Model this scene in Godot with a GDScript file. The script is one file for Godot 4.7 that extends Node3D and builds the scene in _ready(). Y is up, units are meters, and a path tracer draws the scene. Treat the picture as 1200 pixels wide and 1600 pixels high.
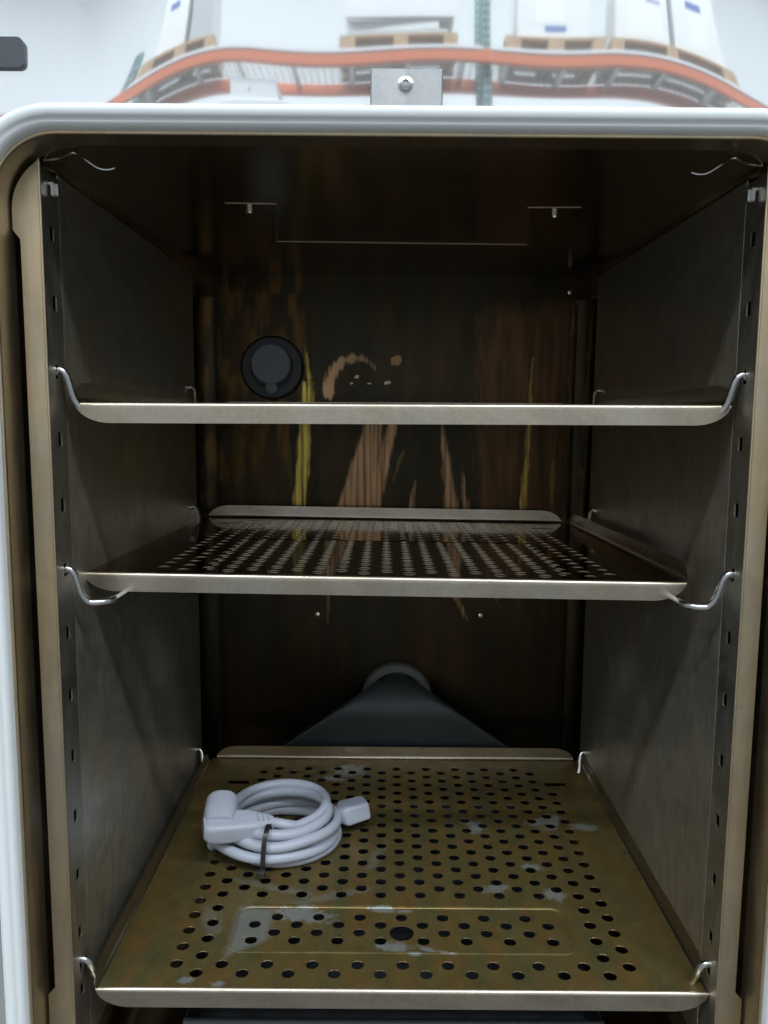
extends Node3D
# A laboratory incubator with its door open, seen from a crouch in a warehouse.
# Metres, y up. Measured positions are relative to the eye: x from the chamber's middle, y from eye height, z from the lens (negative = away).
const EYE := 0.64
const FOCAL := 1267.0        # in pixels of a picture 1600 high
const PITCH := 6.97
const ROLL := 0.45
const SHELF_W := 0.4645
const SHELF_D := 0.415
var M := {}
var used := {}

func W(x: float, y: float, z: float) -> Vector3:
	# from the first measurement (lens guessed a little too long) to metres in the scene
	return Vector3(x, y + 0.0130 + EYE, 0.60 + z * 0.9155)

func WB(x: float, y: float, z: float) -> Vector3:
	# the same for what hangs on the back wall
	return Vector3((x + 0.011) * 1.035 - 0.011, (y + 0.0236) * 1.035 + EYE, 0.60 + z * 0.9155 * 1.035)

func N(x: float, y: float, z: float) -> Vector3:
	# from the eye
	return Vector3(x, y + EYE, 0.60 + z)

# ---------------------------------------------------------------- mesh helpers
func mb() -> SurfaceTool:
	var st := SurfaceTool.new()
	st.begin(Mesh.PRIMITIVE_TRIANGLES)
	return st

func vert(st: SurfaceTool, p: Vector3, n: Vector3, uv := Vector2.ZERO) -> void:
	st.set_normal(n)
	st.set_uv(uv)
	st.add_vertex(p)

func tri(st, a: Vector3, b: Vector3, c: Vector3, na: Vector3, nb: Vector3, nc: Vector3, ua := Vector2.ZERO, ub := Vector2.ZERO, uc := Vector2.ZERO) -> void:
	if (b - a).cross(c - a).dot(na + nb + nc) > 0.0:
		vert(st, a, na, ua); vert(st, c, nc, uc); vert(st, b, nb, ub)
	else:
		vert(st, a, na, ua); vert(st, b, nb, ub); vert(st, c, nc, uc)

func quad(st, a: Vector3, b: Vector3, c: Vector3, d: Vector3, n: Vector3, uv: Array = []) -> void:
	var u: Array = uv if uv.size() == 4 else [Vector2.ZERO, Vector2.RIGHT, Vector2.ONE, Vector2.DOWN]
	tri(st, a, b, c, n, n, n, u[0], u[1], u[2])
	tri(st, a, c, d, n, n, n, u[0], u[2], u[3])

func quad_n(st, p: Array, n: Array, u: Array) -> void:
	tri(st, p[0], p[1], p[2], n[0], n[1], n[2], u[0], u[1], u[2])
	tri(st, p[0], p[2], p[3], n[0], n[2], n[3], u[0], u[2], u[3])

func obj(called: String, st: SurfaceTool, m: Material, parent: Node = self) -> MeshInstance3D:
	var o := MeshInstance3D.new()
	o.mesh = st.commit()
	o.material_override = m
	o.name = called
	o.cast_shadow = GeometryInstance3D.SHADOW_CASTING_SETTING_ON
	if parent == self:
		o.name = numbered(called)
	parent.add_child(o, true)
	return o

func numbered(called: String) -> String:
	var b := called.rstrip("0123456789").rstrip("_")
	used[b] = used.get(b, -1) + 1
	return b if used[b] == 0 else "%s_%03d" % [b, used[b]]

func thing(called: String, label: String, category: String, at := Vector3.ZERO, group := "") -> Node3D:
	var o := Node3D.new()
	o.name = numbered(called)
	add_child(o)
	o.position = at
	tag(o, label, category, group)
	return o

func tag(o: Node, label: String, category: String, group := "") -> void:
	o.set_meta("label", label)
	o.set_meta("category", category)
	if group != "":
		o.set_meta("group", group)

func structure(called: String, st, m) -> MeshInstance3D:
	var o := obj(called, st, m)
	o.set_meta("kind", "structure")
	return o

func bx(st, c: Vector3, s: Vector3, ch := 0.0, uvs := 1.0, turn := Basis.IDENTITY) -> void:
	# a box with chamfered edges
	var h := s * 0.5
	ch = minf(ch, minf(h.x, minf(h.y, h.z)) * 0.9)
	var v := func(sx: float, sy: float, sz: float, ax: int) -> Vector3:
		var q := Vector3(sx * (h.x - ch), sy * (h.y - ch), sz * (h.z - ch))
		q[ax] += ch * [sx, sy, sz][ax]
		return q
	for ax in 3:
		var b := (ax + 1) % 3
		var c2 := (ax + 2) % 3
		for sg in [-1.0, 1.0]:
			var q := []
			var uv := []
			for k in [[-1, -1], [1, -1], [1, 1], [-1, 1]]:
				var sv := Vector3.ZERO
				sv[ax] = sg; sv[b] = k[0]; sv[c2] = k[1]
				var p: Vector3 = v.call(sv.x, sv.y, sv.z, ax)
				q.append(c + turn * p)
				uv.append(Vector2(p[b], p[c2]) * uvs)
			var n := Vector3.ZERO
			n[ax] = sg
			quad(st, q[0], q[1], q[2], q[3], turn * n, uv)
	if ch <= 0.0:
		return
	for ax in 3:            # edges along ax
		var b := (ax + 1) % 3
		var c2 := (ax + 2) % 3
		for s1 in [-1.0, 1.0]:
			for s2 in [-1.0, 1.0]:
				var q := []
				for k in [[-1.0, b], [1.0, b], [1.0, c2], [-1.0, c2]]:
					var sv := Vector3.ZERO
					sv[ax] = k[0]; sv[b] = s1; sv[c2] = s2
					q.append(c + turn * v.call(sv.x, sv.y, sv.z, k[1]))
				var n := Vector3.ZERO
				n[b] = s1; n[c2] = s2
				quad(st, q[0], q[1], q[2], q[3], turn * n.normalized())
	for sx in [-1.0, 1.0]:
		for sy in [-1.0, 1.0]:
			for sz in [-1.0, 1.0]:
				var n: Vector3 = turn * Vector3(sx, sy, sz).normalized()
				tri(st, c + turn * v.call(sx, sy, sz, 0), c + turn * v.call(sx, sy, sz, 1), c + turn * v.call(sx, sy, sz, 2), n, n, n)

func smooth_path(pts: Array, sub: int, closed := false) -> PackedVector3Array:
	var out := PackedVector3Array()
	var n := pts.size()
	for i in (n if closed else n - 1):
		var p1: Vector3 = pts[i]
		var p2: Vector3 = pts[(i + 1) % n]
		var p0: Vector3 = pts[(i - 1 + n) % n] if closed or i > 0 else p1 * 2.0 - p2
		var p3: Vector3 = pts[(i + 2) % n] if closed or i < n - 2 else p2 * 2.0 - p1
		for k in sub:
			var t := float(k) / sub
			out.append(p1.cubic_interpolate(p2, p0, p3, t))
	if not closed:
		out.append(pts[n - 1])
	return out

func tube(st, path: PackedVector3Array, r: float, seg := 12) -> void:
	var n := path.size()
	var up := Vector3.UP
	var rings := []
	var norms := []
	for i in n:
		var t: Vector3 = (path[mini(i + 1, n - 1)] - path[maxi(i - 1, 0)]).normalized()
		if i == 0:
			up = t.cross(Vector3(0.3, 0.9, 0.2)).normalized()
		else:
			up = (up - t * up.dot(t)).normalized()
		var side := t.cross(up)
		var ring := []
		var nr := []
		for k in seg + 1:
			var a := TAU * k / seg
			var d := up * cos(a) + side * sin(a)
			ring.append(path[i] + d * r)
			nr.append(d)
		rings.append(ring)
		norms.append(nr)
	for i in n - 1:
		for k in seg:
			quad_n(st, [rings[i][k], rings[i + 1][k], rings[i + 1][k + 1], rings[i][k + 1]], [norms[i][k], norms[i + 1][k], norms[i + 1][k + 1], norms[i][k + 1]],
				[Vector2(i, k), Vector2(i + 1, k), Vector2(i + 1, k + 1), Vector2(i, k + 1)])
	for e in [0, n - 1]:
		var t: Vector3 = (path[0] - path[1]).normalized() if e == 0 else (path[n - 1] - path[n - 2]).normalized()
		var tip: Vector3 = path[e] + t * r * 0.5
		for k in seg:
			tri(st, tip, rings[e][k], rings[e][k + 1], t, (norms[e][k] + t).normalized(), (norms[e][k + 1] + t).normalized())

func loft(st, secs: Array, seg := 24) -> void:
	# secs: [centre, right, up, half width, half height, corner exponent]: a superellipse in each section
	var rings := []
	for s in secs:
		var ring := []
		for k in seg:
			var a := TAU * k / seg
			var ex: float = 2.0 / s[5]
			var x: float = signf(cos(a)) * pow(absf(cos(a)), ex) * s[3]
			var y: float = signf(sin(a)) * pow(absf(sin(a)), ex) * s[4]
			ring.append(s[0] + s[1] * x + s[2] * y)
		rings.append(ring)
	var m := rings.size()
	var nn := []
	for i in m:
		var row := []
		for k in seg:
			var du: Vector3 = rings[i][(k + 1) % seg] - rings[i][(k - 1 + seg) % seg]
			var dv: Vector3 = rings[mini(i + 1, m - 1)][k] - rings[maxi(i - 1, 0)][k]
			var nm := du.cross(dv).normalized()
			if nm.dot(rings[i][k] - secs[i][0]) < 0.0:
				nm = -nm
			row.append(nm)
		nn.append(row)
	for i in m - 1:
		for k in seg:
			var k2 := (k + 1) % seg
			quad_n(st, [rings[i][k], rings[i + 1][k], rings[i + 1][k2], rings[i][k2]], [nn[i][k], nn[i + 1][k], nn[i + 1][k2], nn[i][k2]], [Vector2.ZERO, Vector2.ZERO, Vector2.ZERO, Vector2.ZERO])
	for e in [0, m - 1]:
		var out: Vector3 = (secs[0][0] - secs[1][0]).normalized() if e == 0 else (secs[m - 1][0] - secs[m - 2][0]).normalized()
		for k in seg:
			tri(st, secs[e][0], rings[e][k], rings[e][(k + 1) % seg], out, out, out)

func lathe(st, c: Vector3, axis: Vector3, prof: Array, seg := 32) -> void:
	# prof: [radius, height along axis] with flat shading between rings
	var side := axis.cross(Vector3.UP if absf(axis.y) < 0.9 else Vector3.RIGHT).normalized()
	var up := axis.cross(side)
	for i in prof.size() - 1:
		var r0: float = prof[i][0]
		var r1: float = prof[i + 1][0]
		var h0: float = prof[i][1]
		var h1: float = prof[i + 1][1]
		for k in seg:
			var d0 := side * cos(TAU * k / seg) + up * sin(TAU * k / seg)
			var d1 := side * cos(TAU * (k + 1) / seg) + up * sin(TAU * (k + 1) / seg)
			var n0 := (d0 * (h0 - h1) + axis * (r1 - r0)).normalized() * -1.0
			var n1 := (d1 * (h0 - h1) + axis * (r1 - r0)).normalized() * -1.0
			quad_n(st, [c + d0 * r0 + axis * h0, c + d0 * r1 + axis * h1, c + d1 * r1 + axis * h1, c + d1 * r0 + axis * h0], [n0, n0, n1, n1], [Vector2.ZERO, Vector2.ZERO, Vector2.ZERO, Vector2.ZERO])

func shell(st, P: Array, th: float, outward: Vector3, uvs := 1.0) -> void:
	# a curved sheet of points P[i][j] with thickness th
	var m := P.size()
	var n: int = P[0].size()
	var N := []
	for i in m:
		var row := []
		for j in n:
			var du: Vector3 = P[mini(i + 1, m - 1)][j] - P[maxi(i - 1, 0)][j]
			var dv: Vector3 = P[i][mini(j + 1, n - 1)] - P[i][maxi(j - 1, 0)]
			var nm := du.cross(dv)
			if nm.length() < 1e-12:
				nm = outward
			nm = nm.normalized()
			row.append(nm)
		N.append(row)
	var flip := 1.0
	if N[m / 2][n / 2].dot(outward) < 0.0:
		flip = -1.0
	for i in m:
		for j in n:
			N[i][j] *= flip
	var A := []
	var B := []
	for i in m:
		var ra := []
		var rb := []
		for j in n:
			ra.append(P[i][j])
			rb.append(P[i][j] - N[i][j] * th)
		A.append(ra)
		B.append(rb)
	for i in m - 1:
		for j in n - 1:
			var uv := [Vector2(i, j) * uvs, Vector2(i + 1, j) * uvs, Vector2(i + 1, j + 1) * uvs, Vector2(i, j + 1) * uvs]
			quad_n(st, [A[i][j], A[i + 1][j], A[i + 1][j + 1], A[i][j + 1]], [N[i][j], N[i + 1][j], N[i + 1][j + 1], N[i][j + 1]], uv)
			quad_n(st, [B[i][j], B[i + 1][j], B[i + 1][j + 1], B[i][j + 1]], [-N[i][j], -N[i + 1][j], -N[i + 1][j + 1], -N[i][j + 1]], uv)
	for i in m - 1:
		var e: Vector3 = P[i][n - 1] - P[i][n - 2]
		quad(st, A[i][n - 1], A[i + 1][n - 1], B[i + 1][n - 1], B[i][n - 1], e.normalized())
	for j in n - 1:
		for i in [0, m - 1]:
			var e: Vector3 = P[i][j] - P[1 if i == 0 else m - 2][j]
			quad(st, A[i][j], A[i][j + 1], B[i][j + 1], B[i][j], e.normalized())

func rounded_rect(x0: float, x1: float, y0: float, y1: float, r: float, seg := 10) -> PackedVector2Array:
	var out := PackedVector2Array()
	for c in [[x1 - r, y1 - r, 0.0], [x0 + r, y1 - r, 90.0], [x0 + r, y0 + r, 180.0], [x1 - r, y0 + r, 270.0]]:
		for k in seg + 1:
			var a := deg_to_rad(c[2] + 90.0 * k / seg)
			out.append(Vector2(c[0] + r * cos(a), c[1] + r * sin(a)))
	return out

func prism(st, poly: PackedVector2Array, tf: Transform3D, depth: float) -> void:
	# poly in tf's x and y, thickness from z = 0 to z = depth
	var big := PackedVector2Array()
	for p in poly:
		big.append(p * 1000.0)
	var idx := Geometry2D.triangulate_polygon(big)
	var nz := (tf.basis.z * signf(depth)).normalized()
	for i in range(0, idx.size(), 3):
		var q := []
		var u := []
		for k in 3:
			var p: Vector2 = poly[idx[i + k]]
			q.append(p)
			u.append(p)
		tri(st, tf * Vector3(q[0].x, q[0].y, depth), tf * Vector3(q[1].x, q[1].y, depth), tf * Vector3(q[2].x, q[2].y, depth), nz, nz, nz, u[0], u[1], u[2])
		tri(st, tf * Vector3(q[0].x, q[0].y, 0), tf * Vector3(q[1].x, q[1].y, 0), tf * Vector3(q[2].x, q[2].y, 0), -nz, -nz, -nz, u[0], u[1], u[2])
	var area := 0.0
	for i in poly.size():
		area += poly[i].cross(poly[(i + 1) % poly.size()])
	for i in poly.size():
		var a: Vector2 = poly[i]
		var b: Vector2 = poly[(i + 1) % poly.size()]
		var e := (b - a).normalized()
		var n2 := Vector2(e.y, -e.x) * signf(area)
		quad(st, tf * Vector3(a.x, a.y, 0), tf * Vector3(b.x, b.y, 0), tf * Vector3(b.x, b.y, depth), tf * Vector3(a.x, a.y, depth), (tf.basis * Vector3(n2.x, n2.y, 0)).normalized())

func plate(st, xs: Array, bites: Array, z0: float, z1: float, y: float, th: float, tf: Transform3D, uv_of: Callable, edge: SurfaceTool = null) -> void:
	# a flat sheet in x and z with real holes; bites[i] are the holes whose middle lies on the line xs[i]: {z, r} round or {z, l, r2, h} square
	var up := tf.basis.y.normalized()
	for i in xs.size() - 1:
		var poly := PackedVector2Array()
		var seg := 10
		for side in 2:
			var li: int = i + side
			var sx := 1.0 if side == 0 else -1.0
			var line: float = xs[li]
			var hs: Array = bites[li].filter(func(b): return b.z > minf(z0, z1) and b.z < maxf(z0, z1))
			hs.sort_custom(func(a, b): return a.z < b.z)
			if side == 1:
				hs.reverse()
			poly.append(Vector2(line, minf(z0, z1) if side == 0 else maxf(z0, z1)))
			for b in hs:
				var arc := []
				if b.has("r"):
					for k in seg + 1:
						var a: float = -PI / 2 + PI * k / seg
						arc.append(Vector2(line + sx * b.r * cos(a), b.z + sx * b.r * sin(a)))
				else:
					var w: float = b.l if side == 1 else b.r2
					arc = [Vector2(line, b.z - sx * b.h), Vector2(line + sx * w, b.z - sx * b.h), Vector2(line + sx * w, b.z + sx * b.h), Vector2(line, b.z + sx * b.h)]
				for k in arc.size() - 1:
					var a: Vector2 = arc[k]
					var c: Vector2 = arc[k + 1]
					var mid := (a + c) * 0.5
					var inn := (Vector2(line, b.z) - mid).normalized()
					var n := (tf.basis * Vector3(inn.x, 0, inn.y)).normalized()
					quad(st if edge == null else edge, tf * Vector3(a.x, y, a.y), tf * Vector3(c.x, y, c.y), tf * Vector3(c.x, y - th, c.y), tf * Vector3(a.x, y - th, a.y), n, [uv_of.call(a), uv_of.call(c), uv_of.call(c), uv_of.call(a)])
				for p in arc:
					poly.append(p)
			poly.append(Vector2(line, maxf(z0, z1) if side == 0 else minf(z0, z1)))
		var big := PackedVector2Array()
		for p in poly:
			big.append(p * 1000.0)
		var idx := Geometry2D.triangulate_polygon(big)
		for k in range(0, idx.size(), 3):
			var a: Vector2 = poly[idx[k]]
			var b: Vector2 = poly[idx[k + 1]]
			var c: Vector2 = poly[idx[k + 2]]
			tri(st, tf * Vector3(a.x, y, a.y), tf * Vector3(b.x, y, b.y), tf * Vector3(c.x, y, c.y), up, up, up, uv_of.call(a), uv_of.call(b), uv_of.call(c))
			tri(st, tf * Vector3(a.x, y - th, a.y), tf * Vector3(b.x, y - th, b.y), tf * Vector3(c.x, y - th, c.y), -up, -up, -up, uv_of.call(a), uv_of.call(b), uv_of.call(c))

# ---------------------------------------------------------------- materials
func std(c: Color, rough: float, metal := 0.0) -> StandardMaterial3D:
	# c is a linear colour
	var m := StandardMaterial3D.new()
	m.albedo_color = c.linear_to_srgb()
	m.roughness = rough
	m.metallic = metal
	m.metallic_specular = 0.5
	return m

func noise(sd: int, freq: float, oct := 4) -> FastNoiseLite:
	var n := FastNoiseLite.new()
	n.seed = sd
	n.frequency = freq
	n.fractal_octaves = oct
	n.noise_type = FastNoiseLite.TYPE_SIMPLEX_SMOOTH
	return n

func tex(w: int, h: int, f: Callable) -> ImageTexture:
	# f(u, v) -> linear colour
	var im := Image.create(w, h, false, Image.FORMAT_RGB8)
	for y in h:
		for x in w:
			im.set_pixel(x, y, (f.call((x + 0.5) / w, (y + 0.5) / h) as Color).linear_to_srgb())
	return ImageTexture.create_from_image(im)

func sheet_metal(c: Color, tint: Color, rough: float, sd: int, tall := 12.0, wiped := 0.14, grain := 0.10) -> StandardMaterial3D:
	# heat-tinted rolled steel: fine grain one way, broad patches of tint, a little waviness
	var g := noise(sd, 1.0, 3)
	var b := noise(sd + 1, 1.0, 4)
	var m := std(Color.WHITE, rough, 1.0)
	m.albedo_texture = tex(256, 256, func(u: float, v: float) -> Color:
		var k := g.get_noise_2d(u * 90.0, v * 90.0 / tall) * grain + b.get_noise_2d(u * 7.0 + 2.0 * b.get_noise_2d(v * 4.0, 7.0), v * 2.5) * (0.06 + 0.6 * grain)
		var t := clampf(b.get_noise_2d(u * 5.0 + 40.0, v * 2.5) * 1.3 + 0.5, 0.0, 1.0)
		return c.lerp(tint, t) * (1.0 + k))
	m.roughness_texture = tex(128, 128, func(u: float, v: float) -> Color:
		var k := 0.85 + wiped * b.get_noise_2d(u * 9.0 + 9.0 + 3.0 * b.get_noise_2d(v * 3.0, u * 3.0), v * 4.0) + 0.1 * g.get_noise_2d(u * 60.0, v * 6.0)
		return Color(k, k, k).srgb_to_linear())
	m.uv1_triplanar = true
	m.uv1_world_triplanar = true
	m.uv1_scale = Vector3.ONE * 2.3
	return m

func materials() -> void:
	M.wall_steel = sheet_metal(Color(0.57, 0.52, 0.41), Color(0.53, 0.52, 0.46), 0.46, 11, 16.0, 0.20, 0.20)
	M.wall_steel.metallic = 0.88
	M.chamber_steel = sheet_metal(Color(0.56, 0.45, 0.30), Color(0.50, 0.42, 0.31), 0.24, 15)
	M.rail_steel = sheet_metal(Color(0.58, 0.455, 0.29), Color(0.54, 0.46, 0.34), 0.42, 21)
	M.web_steel = sheet_metal(Color(0.56, 0.53, 0.46), Color(0.50, 0.49, 0.45), 0.5, 31)
	M.bare_steel = std(Color(0.46, 0.39, 0.29), 0.42, 1.0)
	M.wire = std(Color(0.80, 0.82, 0.85), 0.22, 1.0)
	M.mirror = std(Color(0.86, 0.88, 0.89), 0.03, 0.85)
	M.satin = sheet_metal(Color(0.50, 0.51, 0.51), Color(0.45, 0.47, 0.48), 0.5, 51, 1.0)
	M.bolt = std(Color(0.60, 0.62, 0.64), 0.3, 1.0)
	M.gasket = std(Color(0.80, 0.84, 0.86), 0.45)
	M.black_plastic = std(Color(0.03, 0.034, 0.04), 0.4)
	M.grey_plastic = std(Color(0.06, 0.07, 0.085), 0.42)
	M.hood = std(Color(0.022, 0.033, 0.037), 0.42)
	M.rubber = std(Color(0.30, 0.34, 0.37), 0.7)
	M.ring_plastic = std(Color(0.13, 0.135, 0.135), 0.55)
	M.cable = std(Color(0.41, 0.445, 0.53), 0.42)
	M.tie = std(Color(0.02, 0.02, 0.022), 0.35)
	M.casing = std(Color(0.72, 0.74, 0.75), 0.4)
	M.concrete = std(Color(0.13, 0.13, 0.125), 0.6)
	M.white_wall = std(Color(0.80, 0.83, 0.85), 0.8)
	M.ceiling = std(Color(0.72, 0.73, 0.74), 0.9)
	M.orange = std(Color(0.74, 0.20, 0.085), 0.45)
	M.teal = std(Color(0.09, 0.20, 0.20), 0.5)
	M.zinc = std(Color(0.62, 0.64, 0.65), 0.45, 0.6)
	M.carton = std(Color(0.80, 0.82, 0.84), 0.7)
	M.film = std(Color(0.50, 0.53, 0.55), 0.3)
	M.blue_print = std(Color(0.06, 0.13, 0.42), 0.6)
	M.label_paper = std(Color(0.86, 0.87, 0.87), 0.6)
	var pw := noise(61, 1.0, 4)
	M.wood = std(Color.WHITE, 0.75)
	M.wood.albedo_texture = tex(128, 128, func(u: float, v: float) -> Color: return Color(0.44, 0.31, 0.18) * (1.0 + 0.5 * pw.get_noise_2d(u * 6.0, v * 40.0)))
	M.wood.uv1_triplanar = true
	M.wood.uv1_scale = Vector3.ONE * 1.7
	M.shelf_clean = shelf_material(71, 0.14, false)
	M.shelf_stained = shelf_material(81, 0.55, true)
	M.shelf_stained.metallic = 0.55
	M.lip = sheet_metal(Color(0.43, 0.37, 0.29), Color(0.44, 0.40, 0.34), 0.38, 91, 0.1, 0.2, 0.14)
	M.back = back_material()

func blob(u: float, v: float, cx: float, cy: float, rx: float, ry: float, turn: float) -> float:
	var p := Vector2(u - cx, v - cy).rotated(-turn)
	return 1.0 - Vector2(p.x / rx, p.y / ry).length()

func shelf_material(sd: int, rough: float, stained: bool) -> StandardMaterial3D:
	# u = width 0..1, v = depth 0..1 from the front edge
	var a := noise(sd, 1.0, 4)
	var b := noise(sd + 1, 1.0, 3)
	var m := std(Color.WHITE, rough, 1.0)
	# dried residue on the bottom shelf: x, z from the lens (as measured), radii, turn
	var dry := [[-0.054, -0.985, 0.022, 0.020, 0.5], [-0.072, -0.962, 0.016, 0.008, 0.2], [0.150, -0.862, 0.022, 0.010, -0.3], [0.158, -0.858, 0.009, 0.022, 0.5], [0.190, -0.851, 0.016, 0.009, 0.1], [0.079, -0.847, 0.008, 0.016, 0.5],
		[0.074, -0.858, 0.010, 0.005, 0.3], [0.085, -0.736, 0.014, 0.008, -0.3], [0.135, -0.727, 0.011, 0.011, 0.0], [0.124, -0.772, 0.011, 0.008, 0.3], [-0.081, -0.696, 0.030, 0.013, 0.1], [-0.014, -0.704, 0.014, 0.005, 0.1], [0.004, -0.702, 0.008, 0.003, 0.0],
		[-0.006, -0.653, 0.016, 0.008, 0.1], [0.020, -0.651, 0.010, 0.003, 0.5], [0.012, -0.643, 0.006, 0.003, 0.0], [0.034, -0.646, 0.012, 0.003, 0.2], [-0.16, -0.610, 0.008, 0.004, 0.0], [-0.135, -0.607, 0.006, 0.004, 0.0],
		[-0.155, -0.685, 0.010, 0.026, -0.25], [-0.060, -0.722, 0.045, 0.007, -0.35], [-0.110, -0.735, 0.05, 0.006, 0.3], [-0.02, -0.79, 0.007, 0.03, 0.25]]
	m.albedo_texture = tex(640, 600, func(u: float, v: float) -> Color:
		var x := (u - 0.5) * 0.4465
		var z := -0.6 - v * 0.421
		var col := Color(0.25, 0.185, 0.068)
		var gold := Color(0.195, 0.128, 0.042)
		var olive := Color(0.140, 0.124, 0.050)
		# tint follows the columns of holes, as rolled: alternate warm and olive stripes, broken up
		var s := 0.5 + 0.5 * sin(x / 0.0174 * PI + 1.2) 
		s = clampf(s * 0.5 + 0.25 + a.get_noise_2d(x * 28.0, z * 9.0) * 0.9, 0.0, 1.0)
		col = olive.lerp(gold, s)
		col *= 1.0 + 0.12 * a.get_noise_2d(x * 60.0, z * 30.0) + 0.12 * b.get_noise_2d(x * 500.0, z * 40.0)
		var rusty := clampf(b.get_noise_2d(x * 30.0, z * 24.0) * 2.0 - 0.45, 0.0, 1.0)
		col = col.lerp(Color(0.26, 0.145, 0.045), rusty * 0.4)
		if stained:
			var k := 0.0
			var w := 0.35 * a.get_noise_2d(x * 90.0, z * 90.0) + 0.25 * b.get_noise_2d(x * 260.0, z * 260.0)
			for q in dry:
				if absf(x - q[0]) < 0.07 and absf(z - q[1]) < 0.07:
					k = maxf(k, clampf((blob(x, z, q[0], q[1], q[2], q[3], q[4]) + w * 1.3) * 2.2, 0.0, 1.0) * (0.8 if q[2] < 0.035 and q[3] < 0.025 else 0.30))
			# wedge of residue dried in the corner of the pressed recess
			var wedge := minf(minf(x + 0.139, (-0.655 - z) - (x + 0.139) * 0.85 + 0.024), minf(z + 0.7085, -0.102 - x)) * 110.0 + w * 0.6
			k = maxf(k, clampf(wedge * 1.2, 0.0, 1.0) * 0.6)
			col = col.lerp(Color(0.42, 0.48, 0.50), k * 0.68)
		return col)
	m.roughness_texture = tex(200, 200, func(u: float, v: float) -> Color:
		var k := clampf(0.85 + 0.45 * b.get_noise_2d(u * 22.0, v * 18.0), 0.4, 1.2) * 0.8
		return Color(k, k, k).srgb_to_linear())
	return m

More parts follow.
